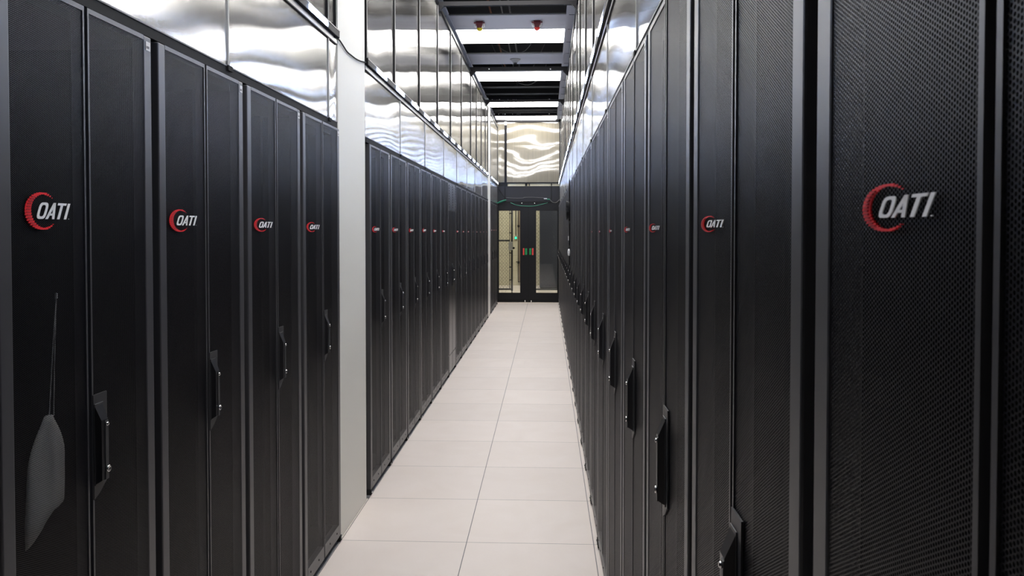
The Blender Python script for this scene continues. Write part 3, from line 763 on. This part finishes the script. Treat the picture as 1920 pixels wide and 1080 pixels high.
# ------------------------------------------------------------------ room beyond the doors
YB = 21.4
b = MB().box(-2.2, 1.5, YB, YB+0.1, 0, 4.2, 'yellow_wall').build('wall_back'); tag(b, 'pale yellow block wall beyond the end doors', 'wall', kind='structure')
b = MB().box(-2.2, -2.15, YEND+0.1, YB, 0, 4.2, 'yellow_wall').build('wall_back_left'); tag(b, kind='structure')
b = MB().box(1.45, 1.5, YEND+0.1, YB, 0, 4.2, 'yellow_wall').build('wall_back_right'); tag(b, kind='structure')
b = MB().box(-2.2, 1.5, YEND+0.1, YB, 4.2, 4.25, 'tile_white').build('ceiling_back'); tag(b, kind='structure')
for i, y in enumerate((17.6, 19.6)):
    o = empty('ceiling_light', (-0.4, y, 4.19), label='ceiling light panel in the room beyond the doors, %s' % ['before the wire fence', 'behind the wire fence'][i], cat='ceiling light')
    MB().box(-0.6, 0.6, -0.3, 0.3, -0.012, -0.002, 'room_light').build('diffuser', o); MB().box(-0.61, 0.61, -0.31, 0.31, -0.002, 0.008, 'white').build('housing', o)
YF = 18.7
def chain(x0, x1, z0, z1):
    b = MB(); w_, h_ = 0.072, 0.082; r = 0.0026
    n = int((x1-x0)/w_)+2; rows = int((z1-z0)/h_*2)+1
    for i in range(n):
        for s_ in (0, 1):
            pts = []
            for k in range(rows+1):
                xx = x0+i*w_+(w_/2 if k % 2 else s_*w_); zz = z0+k*h_/2
                pts.append((min(max(xx, x0), x1), YF+(0.004 if (k % 2) else -0.004), min(zz, z1)))
            b.tube(pts, r, 'fence', 4)
    return b
fg = empty('chain_link_gate', (0, 0, 0), label='dark chain-link gate leaf with a grey lock plate behind the column-side glass', cat='gate')
chain(-1.70, -0.86, 0.10, 2.35).build('wire_mesh', fg)
b = MB(); b.tube([(-0.815, YF, 0.06), (-0.815, YF, 2.4)], 0.024, 'fence', 10); b.tube([(-0.86, YF, 1.24), (-1.72, YF, 1.24)], 0.02, 'fence', 8); b.tube([(-0.84, YF, 0.10), (-1.72, YF, 0.10)], 0.02, 'fence', 8); b.tube([(-1.72, YF, 0.0), (-1.72, YF, 2.4)], 0.024, 'fence', 10); b.tube([(-0.815, YF, 2.38), (-1.72, YF, 2.38)], 0.02, 'fence', 8)
b.tube([(-0.865, YF-0.01, 0.12), (-0.865, YF-0.01, 2.35)], 0.008, 'fence', 6); b.build('gate_frame', fg)
for z in (0.32, 0.62, 0.95, 1.42, 1.88):
    MB().box(-0.88, -0.80, YF-0.03, YF-0.018, z-0.012, z+0.012, 'fence').build('tension_band', fg)
lp = MB(); p0 = on_y(953.5, 453, YF-0.05); p1 = on_y(961.5, 469, YF-0.05); lp.box(p0[0], p1[0], YF-0.06, YF-0.04, p1[2], p0[2], 'grey_plate', 0.004); lp.build('lock_plate', fg)
kx, _, kz = on_y(963.2, 465, YF-0.05); MB().lathe([(0.014, 0), (0.026, 0.02), (0.026, 0.035), (0.01, 0.045)], (kx, YF-0.03, kz), (0, -1, 0), 'black', 14).build('knob', fg)
# post foot bearing for gate post
b = MB().tube([(-0.815, YF, 0.0), (-0.815, YF, 0.06)], 0.012, 'fence', 8).build('gate_pin', fg)
ff = empty('chain_link_fence', (0, 0, 0), label='dark chain-link fence section behind the glass nearest the unbroken row', cat='fence')
chain(-0.30, 0.95, 0.10, 2.35).build('wire_mesh', ff)
b = MB(); b.tube([(-0.32, YF, 0), (-0.32, YF, 2.4)], 0.024, 'fence', 10); b.tube([(0.97, YF, 0), (0.97, YF, 2.4)], 0.024, 'fence', 10)
for z in (0.10, 2.38): b.tube([(-0.32, YF, z), (0.97, YF, z)], 0.02, 'fence', 8)
b.build('fence_frame', ff)
# dark cabinet behind the fence
mc = empty('equipment_cabinet', (0.37, 20.3, 0), label='tall dark grey-blue cabinet behind the wire fence', cat='cabinet')
MB().box(-0.55, 0.55, 0.0, 0.9, 0.02, 2.3, 'machine', 0.01).build('cabinet_body', mc)
for s_ in (-1, 1): MB().box(min(s_*0.01, s_*0.52), max(s_*0.01, s_*0.52), -0.02, 0.0, 0.10, 2.25, 'machine', 0.005).build('door', mc)
MB().box(-0.54, 0.54, 0.02, 0.88, 0.0, 0.02, 'black').build('plinth', mc)
# brown panel, button and conduit on the back wall
x0 = on_y(971.3, 400, YB)[0]; zb = on_y(974, 529, YB)[2]
bp_ = empty('brown_panel', (x0, YB, 0), label='brown panel with dark edge mounted on the pale yellow wall', cat='panel')
MB().box(0, 0.42, -0.05, 0.0, zb, 2.4, 'black').build('panel_frame', bp_)
MB().box(0.015, 0.405, -0.058, -0.05, zb+0.02, 2.38, 'brown').build('panel_face', bp_)
for py_ in (424, 492):
    q = on_y(971.5, py_, YB-0.06); MB().box(q[0]-x0-0.02, q[0]-x0+0.04, -0.08, -0.05, q[2]-0.03, q[2]+0.03, 'black', 0.004).build('hinge', bp_)
q = on_y(967.2, 446, YB); eb = empty('exit_button', (q[0], YB, q[2]), label='glowing green push button in a dark box on the pale yellow wall', cat='button')
MB().box(-0.04, 0.04, -0.04, 0, -0.05, 0.05, 'grey_plate', 0.004).build('button_box', eb)
MB().lathe([(0.026, 0), (0.028, 0.01), (0.02, 0.018), (0, 0.02)], (0, -0.04, 0), (0, -1, 0), 'green_led', 16).build('lit_button', eb)
cd = MB().tube([(q[0], YB-0.015, q[2]+0.05), (q[0], YB-0.015, 4.15)], 0.012, 'grey_cable', 8).build('wall_conduit'); tag(cd, 'thin grey conduit rising from the green button', 'conduit')
q = on_y(968.7, 491, YB); kb = MB().lathe([(0.012, 0), (0.016, 0.02), (0.016, 0.04), (0.008, 0.05)], (q[0], YB, q[2]), (0, -1, 0), 'black', 12).build('wall_stop'); tag(kb, 'small black knob on the pale yellow wall below the green button', 'door stop')
# cone
cn = empty('safety_cone', (-1.245, 17.6, 0), label='red and yellow cone on the floor just beyond the column-side door glass', cat='cone')
MB().lathe([(0.15, 0.02), (0.105, 0.33)], (0, 0, 0), (0, 0, 1), 'cone_yellow', 24).build('lower_band', cn)
MB().lathe([(0.105, 0.33), (0.075, 0.52), (0.04, 0.70), (0.03, 0.72)], (0, 0, 0), (0, 0, 1), 'cone_red', 24).build('upper_band', cn)
MB().box(-0.19, 0.19, -0.19, 0.19, 0, 0.022, 'cone_yellow', 0.005).build('foot', cn)

bpy.context.view_layer.update()
